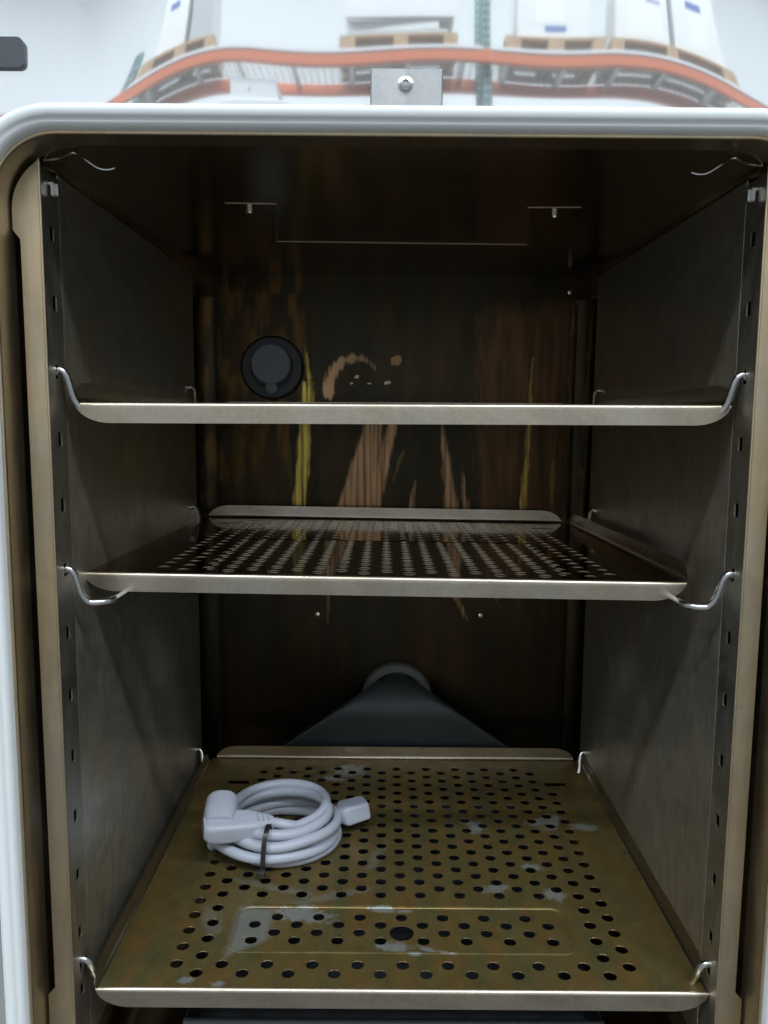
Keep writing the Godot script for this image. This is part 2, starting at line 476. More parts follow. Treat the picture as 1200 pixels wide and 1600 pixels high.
func back_material() -> StandardMaterial3D:
	# u, v over x -0.26..0.26 and y 0.16..-0.52: dark brown base, yellow and copper streaks, rear corner reflections painted in
	var a := noise(101, 1.0, 4)
	var b := noise(102, 1.0, 3)
	var m := std(Color.WHITE, 0.32, 1.0)
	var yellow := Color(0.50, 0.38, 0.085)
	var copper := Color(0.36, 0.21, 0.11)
	# [top x, top y, bottom x, bottom y, half width top, half width bottom, colour, strength]
	var streaks := [[-0.105, 0.014, -0.118, -0.160, 0.008, 0.0085, 0, 1.0], [-0.110, 0.060, -0.103, 0.012, 0.001, 0.0035, 0, 0.8],
		[-0.018, -0.010, -0.054, -0.170, 0.009, 0.026, 1, 0.9], [0.000, -0.030, -0.030, -0.160, 0.007, 0.011, 1, 0.9], [0.058, -0.030, 0.078, -0.170, 0.0015, 0.012, 1, 0.85], [0.085, -0.085, 0.093, -0.165, 0.001, 0.006, 1, 0.7],
		[0.169, 0.045, 0.163, -0.150, 0.0005, 0.0055, 0, 0.75], [0.200, -0.04, 0.196, -0.15, 0.0008, 0.002, 0, 0.3], [0.027, -0.105, 0.022, -0.150, 0.001, 0.005, 1, 0.8], [0.012, -0.07, 0.000, -0.11, 0.001, 0.0015, 0, 0.4],
		[-0.083, -0.21, -0.080, -0.30, 0.007, 0.001, 1, 0.4], [0.078, -0.245, 0.095, -0.285, 0.007, 0.002, 1, 0.7], [0.120, -0.22, 0.138, -0.27, 0.002, 0.001, 1, 0.5], [-0.12, -0.15, -0.115, -0.26, 0.014, 0.004, 0, 0.14],
		[0.078, -0.17, 0.078, -0.245, 0.012, 0.007, 1, 0.6], [-0.060, -0.17, -0.083, -0.23, 0.024, 0.008, 1, 0.4], [0.16, -0.15, 0.16, -0.26, 0.006, 0.002, 0, 0.2],
		[0.2165, 0.112, 0.2140, -0.17, 0.0016, 0.0020, 1, 0.55], [0.2470, 0.135, 0.2440, -0.16, 0.0030, 0.0045, 0, 0.35], [-0.2475, 0.10, -0.2460, -0.20, 0.0030, 0.0030, 1, 0.2]]  # plate edge line, then reflections of the rounded rear corners painted as stripes
	m.albedo_texture = tex(520, 680, func(u: float, v: float) -> Color:
		var x := -0.26 + 0.52 * u
		var y := 0.16 - 0.68 * v
		var rag := a.get_noise_2d(x * 160.0, y * 30.0) * 0.0030 + b.get_noise_2d(x * 300.0, y * 40.0) * 0.0010
		var col := Color(0.032, 0.027, 0.018) * (1.0 + 0.25 * a.get_noise_2d(x * 30.0, y * 6.0))
		var warm := clampf(a.get_noise_2d(x * 14.0 + 7.0, y * 3.0) * 1.6 + 0.05, 0.0, 1.0)
		col = col.lerp(Color(0.058, 0.034, 0.017), warm * 0.6)
		var grain2 := b.get_noise_2d(x * 70.0, y * 6.0)
		var patch := smoothstep(0.092, 0.118, x + rag * 4.0) * smoothstep(0.224, 0.205, x + rag * 2.0) * smoothstep(-0.33, -0.12, y + 0.03 * grain2) * smoothstep(0.122, 0.09, y + 0.02 * grain2)
		col = col.lerp(Color(0.105, 0.054, 0.026), patch * clampf(0.55 + 0.5 * grain2 + 0.5 * a.get_noise_2d(x * 45.0, y * 6.0), 0.0, 1.0))
		if x < -0.10 and y > -0.22:
			col = col.lerp(Color(0.110, 0.062, 0.020), smoothstep(-0.10, -0.125, x) * smoothstep(-0.22, -0.05, y) * clampf(b.get_noise_2d(x * 50.0, y * 14.0) * 1.4 + 0.15 + 0.3 * grain2, 0.0, 0.8))
		for q in streaks:
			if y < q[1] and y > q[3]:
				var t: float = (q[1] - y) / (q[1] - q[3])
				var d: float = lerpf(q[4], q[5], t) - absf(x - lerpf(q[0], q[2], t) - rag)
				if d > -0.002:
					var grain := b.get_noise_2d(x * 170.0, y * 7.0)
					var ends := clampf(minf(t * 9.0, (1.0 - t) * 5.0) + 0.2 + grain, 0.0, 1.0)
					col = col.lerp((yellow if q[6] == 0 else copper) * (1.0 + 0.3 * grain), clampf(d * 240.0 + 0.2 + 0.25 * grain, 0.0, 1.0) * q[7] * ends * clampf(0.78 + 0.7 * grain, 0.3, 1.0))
		# the sickle-shaped rub mark and the crumbs beside it
		var p := Vector2(x + 0.046, y - 0.006)
		var ang := atan2(p.y, p.x)
		var rad := Vector2(p.x, p.y * 0.85).length()
		if ang < -2.0: ang += TAU
		if ang > 0.75 and ang < 3.9:
			var grow := clampf((ang - 0.75) / 2.4, 0.0, 1.0)
			var d2 := lerpf(0.003, 0.0085, grow) + rag * 1.3 - absf(rad - lerpf(0.030, 0.034, grow)) - maxf(ang - 3.35, 0.0) * 0.03
			col = col.lerp(Color(0.42, 0.26, 0.14), clampf(d2 * 260.0, 0.0, 0.9) * lerpf(0.25, 1.0, grow))
		if blob(x, y, 0.003, 0.040, 0.008, 0.007, 0.3) + rag * 120.0 > 0.2: col = col.lerp(copper, 0.5)
		for s in [[-0.046, 0.020, 0.004], [-0.030, 0.012, 0.003], [-0.008, 0.013, 0.005], [-0.052, 0.012, 0.003]]:
			if blob(x, y, s[0], s[1], s[2], s[2] * 0.5, 0.3) + rag * 100.0 > 0.15: col = col.lerp(Color(0.5, 0.42, 0.25), 0.7)
		return col)
	return m

# ---------------------------------------------------------------- incubator
func panel_bend(x: float, y: float) -> float:
	# the thin front sheet is slightly sprung at both ends above the opening
	var s := 0.0
	if x < -0.10:
		s = 12000.0 * pow(minf(-x - 0.10, 0.10), 2.0) * 3.0e-4
	elif x > 0.12:
		s = 7600.0 * pow(minf(x - 0.12, 0.13), 2.0) * 3.0e-4
	var t := maxf(y - 0.160, 0.0)
	return -s * minf(t, 0.12) + 0.00006 * sin(x * 41.0 + 0.6) * sin(y * 33.0) * minf(t * 30.0, 1.0)

func ring_band(st, outer: PackedVector2Array, inner: PackedVector2Array, steps: int, z: float, f: Callable) -> void:
	# flat ring between two outlines of as many points, in the plane z, raised by f(x, y)
	var n := outer.size()
	for i in n:
		var i2 := (i + 1) % n
		for k in steps:
			var q := []
			var nn := []
			for e in [[i, k], [i2, k], [i2, k + 1], [i, k + 1]]:
				var p: Vector2 = inner[e[0]].lerp(outer[e[0]], float(e[1]) / steps)
				var h := 0.0005
				q.append(W(p.x, p.y, z + f.call(p.x, p.y)))
				nn.append(Vector3(-(f.call(p.x + h, p.y) - f.call(p.x - h, p.y)) / (2 * h), -(f.call(p.x, p.y + h) - f.call(p.x, p.y - h)) / (2 * h), 1).normalized())
			quad_n(st, q, nn, [Vector2.ZERO, Vector2.ZERO, Vector2.ZERO, Vector2.ZERO])

func to_outer(inner: PackedVector2Array, x0: float, x1: float, y0: float, y1: float) -> PackedVector2Array:
	# each point pushed out to the border of a rectangle
	var c := Vector2((x0 + x1) / 2, (y0 + y1) / 2)
	var out := PackedVector2Array()
	for p in inner:
		var d := p - c
		var k := minf(((x1 - x0) / 2) / maxf(absf(d.x), 1e-6), ((y1 - y0) / 2) / maxf(absf(d.y), 1e-6))
		out.append(c + d * k)
	return out

func dense(poly: PackedVector2Array, step: float) -> PackedVector2Array:
	var out := PackedVector2Array()
	for i in poly.size():
		var a: Vector2 = poly[i]
		var b: Vector2 = poly[(i + 1) % poly.size()]
		var n := maxi(1, int(a.distance_to(b) / step))
		for k in n:
			out.append(a.lerp(b, float(k) / n))
	return out

func build_incubator() -> void:
	var inc := thing("incubator", "steel laboratory incubator with open golden brown chamber, mirror front and white door seal", "incubator")
	var y_top := 0.157
	var y_bot := -0.525
	var hw := 0.257
	# --- outer casing
	var st := mb()
	var cx := 0.36
	var ct := 0.33
	var cb := -0.60
	for s in [-1.0, 1.0]:
		bx(st, W(s * cx, (ct + cb) / 2, -0.90), Vector3(0.004, ct - cb - 0.004, 0.62), 0.001)
	bx(st, W(0, ct, -0.90), Vector3(cx * 2 + 0.004, 0.004, 0.62), 0.001)
	bx(st, W(0, cb, -0.90), Vector3(cx * 2 + 0.004, 0.004, 0.62), 0.001)
	bx(st, W(0, (ct + cb) / 2, -1.212), Vector3(cx * 2, ct - cb, 0.004), 0.001)
	obj("casing", st, M.casing, inc)
	for s in [[-1, -0.64], [1, -0.64], [-1, -1.15], [1, -1.15]]:
		st = mb()
		lathe(st, W(s[0] * 0.31, -EYE, s[1]), Vector3.UP, [[0.0, 0.0], [0.022, 0.0], [0.022, 0.018], [0.012, 0.02], [0.012, 0.04], [0.0, 0.04]], 20)
		obj("foot", st, M.black_plastic, inc)
	# --- front panel, one thin polished sheet round the opening
	st = mb()
	var hole := dense(rounded_rect(-0.268, 0.268, y_bot - 0.011, y_top + 0.011, 0.052, 12), 0.006)
	ring_band(st, to_outer(hole, -cx, cx, cb, ct), hole, 26, -0.586, panel_bend)
	obj("front_panel", st, M.mirror, inc)
	# --- chamber: rounded tube, back, lip
	var tube_poly := dense(rounded_rect(-hw, hw, y_bot, y_top, 0.04, 12), 0.05)
	var n := tube_poly.size()
	for part in [["chamber_collar", -0.5775, -0.606, M.rail_steel], ["chamber_wall", -0.606, -1.1415, M.chamber_steel]]:
		st = mb()
		for i in n:
			var a: Vector2 = tube_poly[i]
			var b: Vector2 = tube_poly[(i + 1) % n]
			var nrm := []
			for p in [a, b]:
				var c := Vector2(clampf(p.x, -hw + 0.04, hw - 0.04), clampf(p.y, y_bot + 0.04, y_top - 0.04))
				var d: Vector2 = (c - p).normalized()
				nrm.append(Vector3(d.x, d.y, 0))
			quad_n(st, [W(a.x, a.y, part[1]), W(b.x, b.y, part[1]), W(b.x, b.y, part[2]), W(a.x, a.y, part[2])], [nrm[0], nrm[1], nrm[1], nrm[0]], [Vector2.ZERO, Vector2.ZERO, Vector2.ZERO, Vector2.ZERO])
		obj(part[0], st, part[3], inc)
	st = mb()
	var lip_in := dense(rounded_rect(-hw, hw, y_bot, y_top, 0.04, 12), 0.01)
	var lip_out := PackedVector2Array()
	var lip_mid := PackedVector2Array()
	for p in lip_in:
		var c := Vector2(clampf(p.x, -hw + 0.04, hw - 0.04), clampf(p.y, y_bot + 0.04, y_top - 0.04))
		lip_mid.append(c + (p - c).normalized() * 0.0415)
		lip_out.append(c + (p - c).normalized() * 0.050)
	for i in lip_in.size():
		var i2 := (i + 1) % lip_in.size()
		var dir := func(k: int) -> Vector3:
			var c := Vector2(clampf(lip_in[k].x, -hw + 0.04, hw - 0.04), clampf(lip_in[k].y, y_bot + 0.04, y_top - 0.04))
			var d: Vector2 = (c - lip_in[k]).normalized()
			return Vector3(d.x, d.y, 0)
		var z2 := [Vector2.ZERO, Vector2.ZERO, Vector2.ZERO, Vector2.ZERO]
		var na: Vector3 = dir.call(i)
		var nb: Vector3 = dir.call(i2)
		var f := Vector3(0, 0, 1)
		quad_n(st, [W(lip_in[i].x, lip_in[i].y, -0.5775), W(lip_in[i2].x, lip_in[i2].y, -0.5775), W(lip_mid[i2].x, lip_mid[i2].y, -0.576), W(lip_mid[i].x, lip_mid[i].y, -0.576)], [na, nb, f, f], z2)
		quad_n(st, [W(lip_mid[i].x, lip_mid[i].y, -0.576), W(lip_mid[i2].x, lip_mid[i2].y, -0.576), W(lip_out[i2].x, lip_out[i2].y, -0.576), W(lip_out[i].x, lip_out[i].y, -0.576)], [f, f, f, f], z2)
	obj("chamber_lip", st, M.rail_steel, inc)
	# --- back wall with inner plate
	st = mb()
	var uvb := func(x: float, y: float) -> Vector2: return Vector2((x + 0.26) / 0.52, (0.16 - y) / 0.68)
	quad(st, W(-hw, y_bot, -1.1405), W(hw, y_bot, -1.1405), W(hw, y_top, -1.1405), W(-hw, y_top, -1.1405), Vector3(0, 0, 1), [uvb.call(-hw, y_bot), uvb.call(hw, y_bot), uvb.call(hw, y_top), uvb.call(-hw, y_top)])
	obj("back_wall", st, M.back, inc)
	st = mb()
	var bp := rounded_rect(-0.211, 0.222, -0.49, 0.119, 0.018, 8)
	var big := PackedVector2Array()
	for p in bp: big.append(p * 1000.0)
	var idx := Geometry2D.triangulate_polygon(big)
	for i in range(0, idx.size(), 3):
		var q: Array = [bp[idx[i]], bp[idx[i + 1]], bp[idx[i + 2]]]
		var f := Vector3(0, 0, 1)
		tri(st, WB(q[0].x, q[0].y, -1.098), WB(q[1].x, q[1].y, -1.098), WB(q[2].x, q[2].y, -1.098), f, f, f, uvb.call(q[0].x, q[0].y), uvb.call(q[1].x, q[1].y), uvb.call(q[2].x, q[2].y))
	for i in bp.size():
		var a: Vector2 = bp[i]
		var b: Vector2 = bp[(i + 1) % bp.size()]
		if a.distance_to(b) > 1e-5:
			var e := (b - a).normalized()
			quad(st, WB(a.x, a.y, -1.098), WB(b.x, b.y, -1.098), WB(b.x, b.y, -1.104), WB(a.x, a.y, -1.104), Vector3(e.y, -e.x, 0), [uvb.call(a.x, a.y), uvb.call(b.x, b.y), uvb.call(b.x, b.y), uvb.call(a.x, a.y)])
	obj("back_plate", st, M.back, inc)
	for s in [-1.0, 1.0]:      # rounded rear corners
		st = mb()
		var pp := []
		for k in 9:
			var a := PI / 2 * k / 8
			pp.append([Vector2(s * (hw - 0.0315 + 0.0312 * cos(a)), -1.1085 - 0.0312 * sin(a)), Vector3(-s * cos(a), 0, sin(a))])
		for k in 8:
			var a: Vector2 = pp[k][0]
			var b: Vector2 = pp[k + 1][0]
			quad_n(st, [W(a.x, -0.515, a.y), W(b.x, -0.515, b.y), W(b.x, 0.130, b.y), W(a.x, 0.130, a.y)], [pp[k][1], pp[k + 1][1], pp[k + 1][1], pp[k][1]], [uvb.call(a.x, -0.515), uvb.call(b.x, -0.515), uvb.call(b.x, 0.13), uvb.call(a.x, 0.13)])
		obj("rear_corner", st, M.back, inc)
	# --- duct cover screwed to the ceiling: a thin sheet with a broad tab towards the back
	st = mb()
	var outl := PackedVector2Array([Vector2(-0.212, 0.5287), Vector2(0.212, 0.5287), Vector2(0.212, 0.688), Vector2(0.1050, 0.690), Vector2(0.1290, 0.828), Vector2(-0.1186, 0.822), Vector2(-0.1005, 0.6857), Vector2(-0.212, 0.682)])
	prism(st, outl, Transform3D(Basis(Vector3(1, 0, 0), Vector3(0, -0.0135, -1), Vector3(0, 1, 0)), N(0, 0.1774, 0)), 0.0012)
	var duct := obj("ceiling_duct_cover", st, M.chamber_steel, inc)
	st = mb()
	var rim := PackedVector3Array()
	for q in [[-0.142, 0.6835], [-0.1005, 0.6857], [-0.1186, 0.8222], [0.1290, 0.8282], [0.1050, 0.6902], [0.148, 0.6885]]:
		for e in [0, 1]:   # doubled points keep the bends sharp
			rim.append(N(q[0] + 0.0002 * e, 0.1774 - 0.0135 * q[1], -q[1] - 0.0002 * e))
	tube(st, rim, 0.0006, 6)
	obj("folded_edge", st, M.bare_steel, duct)
	for p in [[-0.126, -0.7085], [0.1317, -0.7150]]:
		st = mb()
		lathe(st, N(p[0], 0.1698, p[1]), Vector3.DOWN, [[0.0036, 0.0], [0.0036, 0.0030], [0.0028, 0.0042], [0.0, 0.0042]], 6)
		obj("screw", st, M.wire, inc)
	# --- insert side panels with slotted rails
	var slots := []
	for k in range(-4, 9):
		slots.append(-0.2510 - 0.013 + 0.0462 * k)
	slots.append(-0.4160 - 0.013)
	for s in [-1.0, 1.0]:
		var px: float = s * 0.2385
		st = mb()
		bx(st, W(s * 0.2395, (0.1485 - 0.505) / 2, -0.8551), Vector3(0.0016, 0.1485 + 0.505, 0.3956), 0.0004)
		obj("side_panel", st, M.wall_steel, inc)
		# rail web: runs back 30 mm, slots cut through
		st = mb()
		var bites := [[], [], []]
		for y in slots:
			bites[1].append({"z": y, "l": 0.0035, "r2": 0.0035, "h": 0.0048})
		# local x = depth, local z = height, local y = towards the chamber's middle
		var tf := Transform3D(Basis(Vector3(0, 0, -1), Vector3(-s, 0, 0), Vector3(0, 1, 0)), W(s * 0.2372, 0, -0.6022))
		plate(st, [0.0, 0.0165, 0.030], bites, -0.505, 0.1445, 0.0, 0.0012, tf, func(p): return p)
		var web := obj("slotted_rail", st, M.web_steel, inc)
		web.name = "slotted_rail"
		# front flange, rounded at the top like the chamber, with the long relief cut on its outer side
		st = mb()
		var fl := PackedVector2Array()
		fl.append(Vector2(0.2368, -0.515))
		fl.append(Vector2(0.2368, 0.1495))
		for k in range(1, 9):
			var a := deg_to_rad(62.0 - 62.0 * k / 8.0)
			fl.append(Vector2(0.2160 + 0.0395 * cos(a), 0.1165 + 0.0370 * sin(a)))
		fl.append(Vector2(0.2555, 0.104))
		fl.append(Vector2(0.2508, 0.098))
		fl.append(Vector2(0.2500, -0.434))
		fl.append(Vector2(0.2552, -0.440))
		fl.append(Vector2(0.2552, -0.515))
		for k in fl.size():
			fl[k].x *= s
		prism(st, fl, Transform3D(Basis.IDENTITY, W(0, 0, -0.6016)), 0.0016)
		obj("rail_flange", st, M.rail_steel, inc)
		# rolled bright edge of the flange
		st = mb()
		tube(st, PackedVector3Array([W(s * 0.2372, 0.1475, -0.6008), W(s * 0.2372, -0.18, -0.6008), W(s * 0.2372, -0.515, -0.6008)]), 0.0011, 10)
		obj("rail_edge", st, M.rail_steel, inc)
		# spring wire in the top corner and the little tab below it
		st = mb()
		var w := []
		for p in [[0.2415, 0.1640, -0.562], [0.2330, 0.1642, -0.560], [0.2260, 0.1648, -0.558], [0.2185, 0.1652, -0.552], [0.2135, 0.1654, -0.549], [0.2100, 0.1642, -0.558], [0.2035, 0.1605, -0.564], [0.1975, 0.1597, -0.565], [0.1925, 0.1608, -0.565]]:
			w.append(N(s * p[0], p[1], p[2]))
		tube(st, smooth_path(w, 5), 0.0007, 8)
		obj("spring_wire", st, M.wire, inc)
		st = mb()
		bx(st, W(s * 0.2335, 0.1335, -0.618), Vector3(0.0055, 0.0085, 0.004), 0.0008)
		bx(st, W(s * 0.2355, 0.1375, -0.618), Vector3(0.004, 0.0025, 0.004), 0.0006)
		obj("retaining_tab", st, M.wire, inc)
	# --- door seal: ribbed rubber profile swept round the opening
	st = mb()
	var prof := [[0.0425, -0.5765], [0.0428, -0.5725], [0.0440, -0.5698], [0.0460, -0.5688], [0.0474, -0.5684], [0.0480, -0.5676], [0.0492, -0.5664], [0.0512, -0.5657], [0.0530, -0.5657], [0.0548, -0.5664], [0.0560, -0.5682], [0.0565, -0.5720], [0.0565, -0.5868]]
	var cpts := PackedVector2Array()
	var cdir := PackedVector2Array()
	for p in lip_in:
		var c := Vector2(clampf(p.x, -hw + 0.04, hw - 0.04), clampf(p.y, y_bot + 0.04, y_top - 0.04))
		cpts.append(c)
		cdir.append((p - c).normalized())
	var pn := []
	for k in prof.size():
		var t := Vector2(prof[mini(k + 1, prof.size() - 1)][0] - prof[maxi(k - 1, 0)][0], prof[mini(k + 1, prof.size() - 1)][1] - prof[maxi(k - 1, 0)][1]).normalized()
		pn.append(Vector2(-t.y, t.x))
	for i in lip_in.size():
		var i2 := (i + 1) % lip_in.size()
		for k in prof.size() - 1:
			var q := []
			var nn := []
			for e in [[i, k], [i2, k], [i2, k + 1], [i, k + 1]]:
				var d: Vector2 = cdir[e[0]]
				var c: Vector2 = cpts[e[0]] + d * prof[e[1]][0]
				q.append(W(c.x, c.y, prof[e[1]][1]))
				nn.append(Vector3(d.x * pn[e[1]].x, d.y * pn[e[1]].x, pn[e[1]].y))
			quad_n(st, q, nn, [Vector2.ZERO, Vector2.ZERO, Vector2.ZERO, Vector2.ZERO])
	obj("door_seal", st, M.gasket, inc)
	# --- strike plate and dark cover on the front panel
	st = mb()
	bx(st, W(0.0008, 0.1835, -0.578), Vector3(0.0446, 0.027, 0.006), 0.0008)
	var sp := obj("strike_plate", st, M.satin, inc)
	st = mb()
	lathe(st, W(0.0002, 0.1875, -0.575), Vector3(0, 0, 1), [[0.0048, 0.0], [0.0048, 0.0006], [0.0034, 0.0012], [0.0032, 0.003], [0.0018, 0.0034], [0.0017, 0.0016], [0.0, 0.0016]], 20)
	obj("bolt", st, M.bolt, sp)
	st = mb()
	var cov := rounded_rect(-0.286, -0.2375, 0.199, 0.217, 0.004, 5)
	prism(st, cov, Transform3D(Basis.IDENTITY, W(0, 0, -0.592)), 0.007)
	obj("switch_cover", st, M.grey_plastic, inc)
	# --- access port in the back wall
	st = mb()
	lathe(st, WB(-0.1484, 0.030, -1.098), Vector3(0, 0, 1), [[0.040, 0.0], [0.040, 0.004], [0.037, 0.0065], [0.027, 0.0065], [0.026, 0.003], [0.0, 0.003]], 40)
	obj("access_port", st, M.black_plastic, inc)
	# --- fan ring and the hood below it
	st = mb()
	lathe(st, WB(0.007, -0.383, -1.098), Vector3(0, 0, 1), [[0.046, 0.0], [0.046, 0.012], [0.044, 0.015], [0.036, 0.015], [0.034, 0.012], [0.034, 0.004], [0.0, 0.004]], 40)
	var fan := obj("fan_ring", st, M.ring_plastic, inc)
	st = mb()
	for k in 6:
		var a := TAU * k / 6
		bx(st, WB(0.007 + 0.019 * cos(a), -0.383 + 0.019 * sin(a), -1.090), Vector3(0.026, 0.011, 0.0016), 0.0004, 1.0, Basis(Vector3(0, 0, 1), a) * Basis(Vector3(1, 0, 0), 0.5))
	obj("fan_blade", st, M.grey_plastic, fan)
	st = mb()
	# hood: a bent sheet with a rounded ridge, upper part leaning back to the wall, lower part upright
	var P2 := []
	for k in 49:
		var x := -0.15 + 0.30 * k / 48.0
		var yt := maxf(-0.3365 - 0.70 * (sqrt(x * x + 0.0006) - 0.0245), -0.444)
		var lean := func(y: float) -> float: return -0.9885 - 0.5 * 0.85 * ((y + 0.3695) + sqrt((y + 0.3695) * (y + 0.3695) + 0.00004))
		var col := [N(0.0065 + x, yt - 0.012, -1.039), N(0.0065 + x, yt - 0.0015, minf(lean.call(yt) - 0.004, -0.993)), N(0.0065 + x, yt, lean.call(yt) - 0.0008)]
		for q in range(1, 15):
			var y := lerpf(yt, -0.47, q / 14.0)
			col.append(N(0.0065 + x, y, lean.call(y)))
		P2.append(col)
	shell(st, P2, 0.002, Vector3(0, 0.7, 0.7))
	obj("air_hood", st, M.hood, inc)
	# --- small studs that hold the back plate
	for p in [[-0.094, -0.277], [0.112, -0.277], [0.211, 0.122], [-0.2, -0.02]]:
		st = mb()
		lathe(st, WB(p[0], p[1], -1.098), Vector3(0, 0, 1), [[0.0028, 0.0], [0.0028, 0.004], [0.0, 0.005]], 12)
		obj("stud", st, M.wire, inc)
	# --- rubber stopper, a thing of its own
	var stp := thing("rubber_stopper", "dark grey round rubber stopper plugging the port in the back wall", "stopper", WB(-0.1484, 0.034 - 0.024, -1.09))
	st = mb()
	lathe(st, Vector3(0, 0.024, 0), Vector3(0, 0, 1), [[0.023, -0.004], [0.0248, 0.010], [0.0235, 0.012], [0.012, 0.0125], [0.0115, 0.0118], [0.003, 0.0118], [0.0, 0.0112]], 36)
	obj("stopper_body", st, M.rubber, stp)
	st = mb()
	lathe(st, Vector3(0.000, -0.005, 0.0), Vector3(0, 0, 1), [[0.008, -0.001], [0.008, 0.008], [0.0065, 0.010], [0.0, 0.010]], 24)
	obj("pull_knob", st, M.rubber, stp)
	# --- humidity pan on the chamber floor
	var pan := thing("humidity_pan", "shallow black humidity pan on chamber floor beneath the lowest shelf", "pan", W(0, y_bot, -0.84))
	st = mb()
	bx(st, Vector3(0, 0.002, 0), Vector3(0.33, 0.003, 0.36), 0.001)
	for e in [[Vector3(0, 0.017, 0.181), Vector3(0.334, 0.030, 0.002)], [Vector3(0, 0.017, -0.181), Vector3(0.334, 0.030, 0.002)], [Vector3(0.166, 0.017, 0), Vector3(0.002, 0.030, 0.36)], [Vector3(-0.166, 0.017, 0), Vector3(0.002, 0.030, 0.36)]]:
		bx(st, e[0], e[1], 0.0006)
	obj("pan_tray", st, M.black_plastic, pan)
	st = mb()
	tube(st, PackedVector3Array([Vector3(-0.166, 0.0325, 0.181), Vector3(0, 0.0325, 0.181), Vector3(0.166, 0.0325, 0.181)]), 0.003, 8)
	obj("pan_rim", st, M.grey_plastic, pan)

# ---------------------------------------------------------------- shelves
func lip_sheet(start: Vector3, along: Vector3, length: float, out: Vector3, turn_to: Vector3, height: float, r: float, end_a: float, end_b: float, th: float) -> SurfaceTool:
	# a flange bent from the deck edge: leaves along `out`, bends with radius r to `turn_to`, and its ends are cut to a curve
	var st := mb()
	var P := []
	var total := PI / 2 * r + height - r
	var stations := []
	for k in 13: stations.append(end_a * (1.0 - cos(PI / 2 * k / 12.0)))
	for k in 8: stations.append(end_a + (length - end_a - end_b) * (k + 1) / 9.0)
	for k in 13: stations.append(length - end_b * (1.0 - cos(PI / 2 * (12 - k) / 12.0)))
	for s in stations:
		var k := 1.0
		if s < end_a: k = sqrt(maxf(0.0, 1.0 - pow((end_a - s) / end_a, 2.0)))
		elif s > length - end_b: k = sqrt(maxf(0.0, 1.0 - pow((s - length + end_b) / end_b, 2.0)))
		var l := maxf(total * k, 0.0006)
		var col := []
		for j in 9:
			var q := l * j / 8.0 if j > 0 else 0.0
			var p := Vector3.ZERO
			if q < PI / 2 * r:
				var a := q / r
				p = out * r * sin(a) + turn_to * r * (1.0 - cos(a))
			else:
				p = out * r + turn_to * (r + q - PI / 2 * r)
			col.append(start + along * s + p)
		P.append(col)
	shell(st, P, th, (out - turn_to).normalized() if turn_to.y < 0.0 else (turn_to - out).normalized() if false else (-out + turn_to).normalized())
	return st

func press_recess(st: SurfaceTool, edge: SurfaceTool, xk: Callable, zj: Callable, uv: Callable, e0: float, e1: float, th: float) -> void:
	# pressed recess near the front
	var deep := 0.0012
	var inx := [xk.call(-8) + 0.0022]
	var inb := [[]]
	for k in range(-7, 8):
		inx.append(xk.call(k))
		var l := []
		for j in range(4, 8):
			if (j + k) % 2 != 0 and not (k == 0 and j == 5):
				l.append({"z": zj.call(j), "r": 0.0051})
		if k == 0: l.append({"z": zj.call(5), "r": 0.0102})
		inb.append(l)
	inx.append(xk.call(8) - 0.0022); inb.append([])
	plate(st, inx, inb, e0 - 0.0022, e1 + 0.0022, -deep, th, Transform3D.IDENTITY, uv, edge)
	var o2 := rounded_rect(xk.call(-8), xk.call(8), e1, e0, 0.012, 8)
	var i2 := rounded_rect(xk.call(-8) + 0.0032, xk.call(8) - 0.0032, e1 + 0.0032, e0 - 0.0032, 0.009, 8)
	var n := o2.size()
	var m2 := rounded_rect(xk.call(-8) + 0.0013, xk.call(8) - 0.0013, e1 + 0.0013, e0 - 0.0013, 0.0105, 8)
	for lay in 2:
		var dy := -th * lay
		var up2 := 1.0 if lay == 0 else -1.0
		for i in n:
			var k := (i + 1) % n
			var out_n := []
			var in_n := []
			for q in [i, k]:
				var d: Vector2 = (i2[q] - o2[q]).normalized()
				out_n.append(Vector3(-d.x * 0.6, 0.8, -d.y * 0.6) * up2)
				in_n.append(Vector3(d.x * 0.75, 0.65, d.y * 0.75) * up2)
			var top := Vector3(0, up2, 0)
			quad_n(st, [Vector3(o2[i].x, dy, o2[i].y), Vector3(o2[k].x, dy, o2[k].y), Vector3(m2[k].x, dy + 0.0010, m2[k].y), Vector3(m2[i].x, dy + 0.0010, m2[i].y)], [out_n[0], out_n[1], top, top], [uv.call(o2[i]), uv.call(o2[k]), uv.call(m2[k]), uv.call(m2[i])])
			quad_n(st, [Vector3(m2[i].x, dy + 0.0010, m2[i].y), Vector3(m2[k].x, dy + 0.0010, m2[k].y), Vector3(i2[k].x, dy - deep, i2[k].y), Vector3(i2[i].x, dy - deep, i2[i].y)], [top, top, in_n[1], in_n[0]], [uv.call(m2[i]), uv.call(m2[k]), uv.call(i2[k]), uv.call(i2[i])])
		for c in 4:
			var corner: Vector2 = [Vector2(xk.call(8), e0), Vector2(xk.call(-8), e0), Vector2(xk.call(-8), e1), Vector2(xk.call(8), e1)][c]
			for k in 8:
				var a: Vector2 = o2[c * 9 + k]
				var b: Vector2 = o2[c * 9 + k + 1]
				var up := Vector3.UP * (1.0 if lay == 0 else -1.0)
				tri(st, Vector3(corner.x, dy, corner.y), Vector3(a.x, dy, a.y), Vector3(b.x, dy, b.y), up, up, up, uv.call(corner), uv.call(a), uv.call(b))

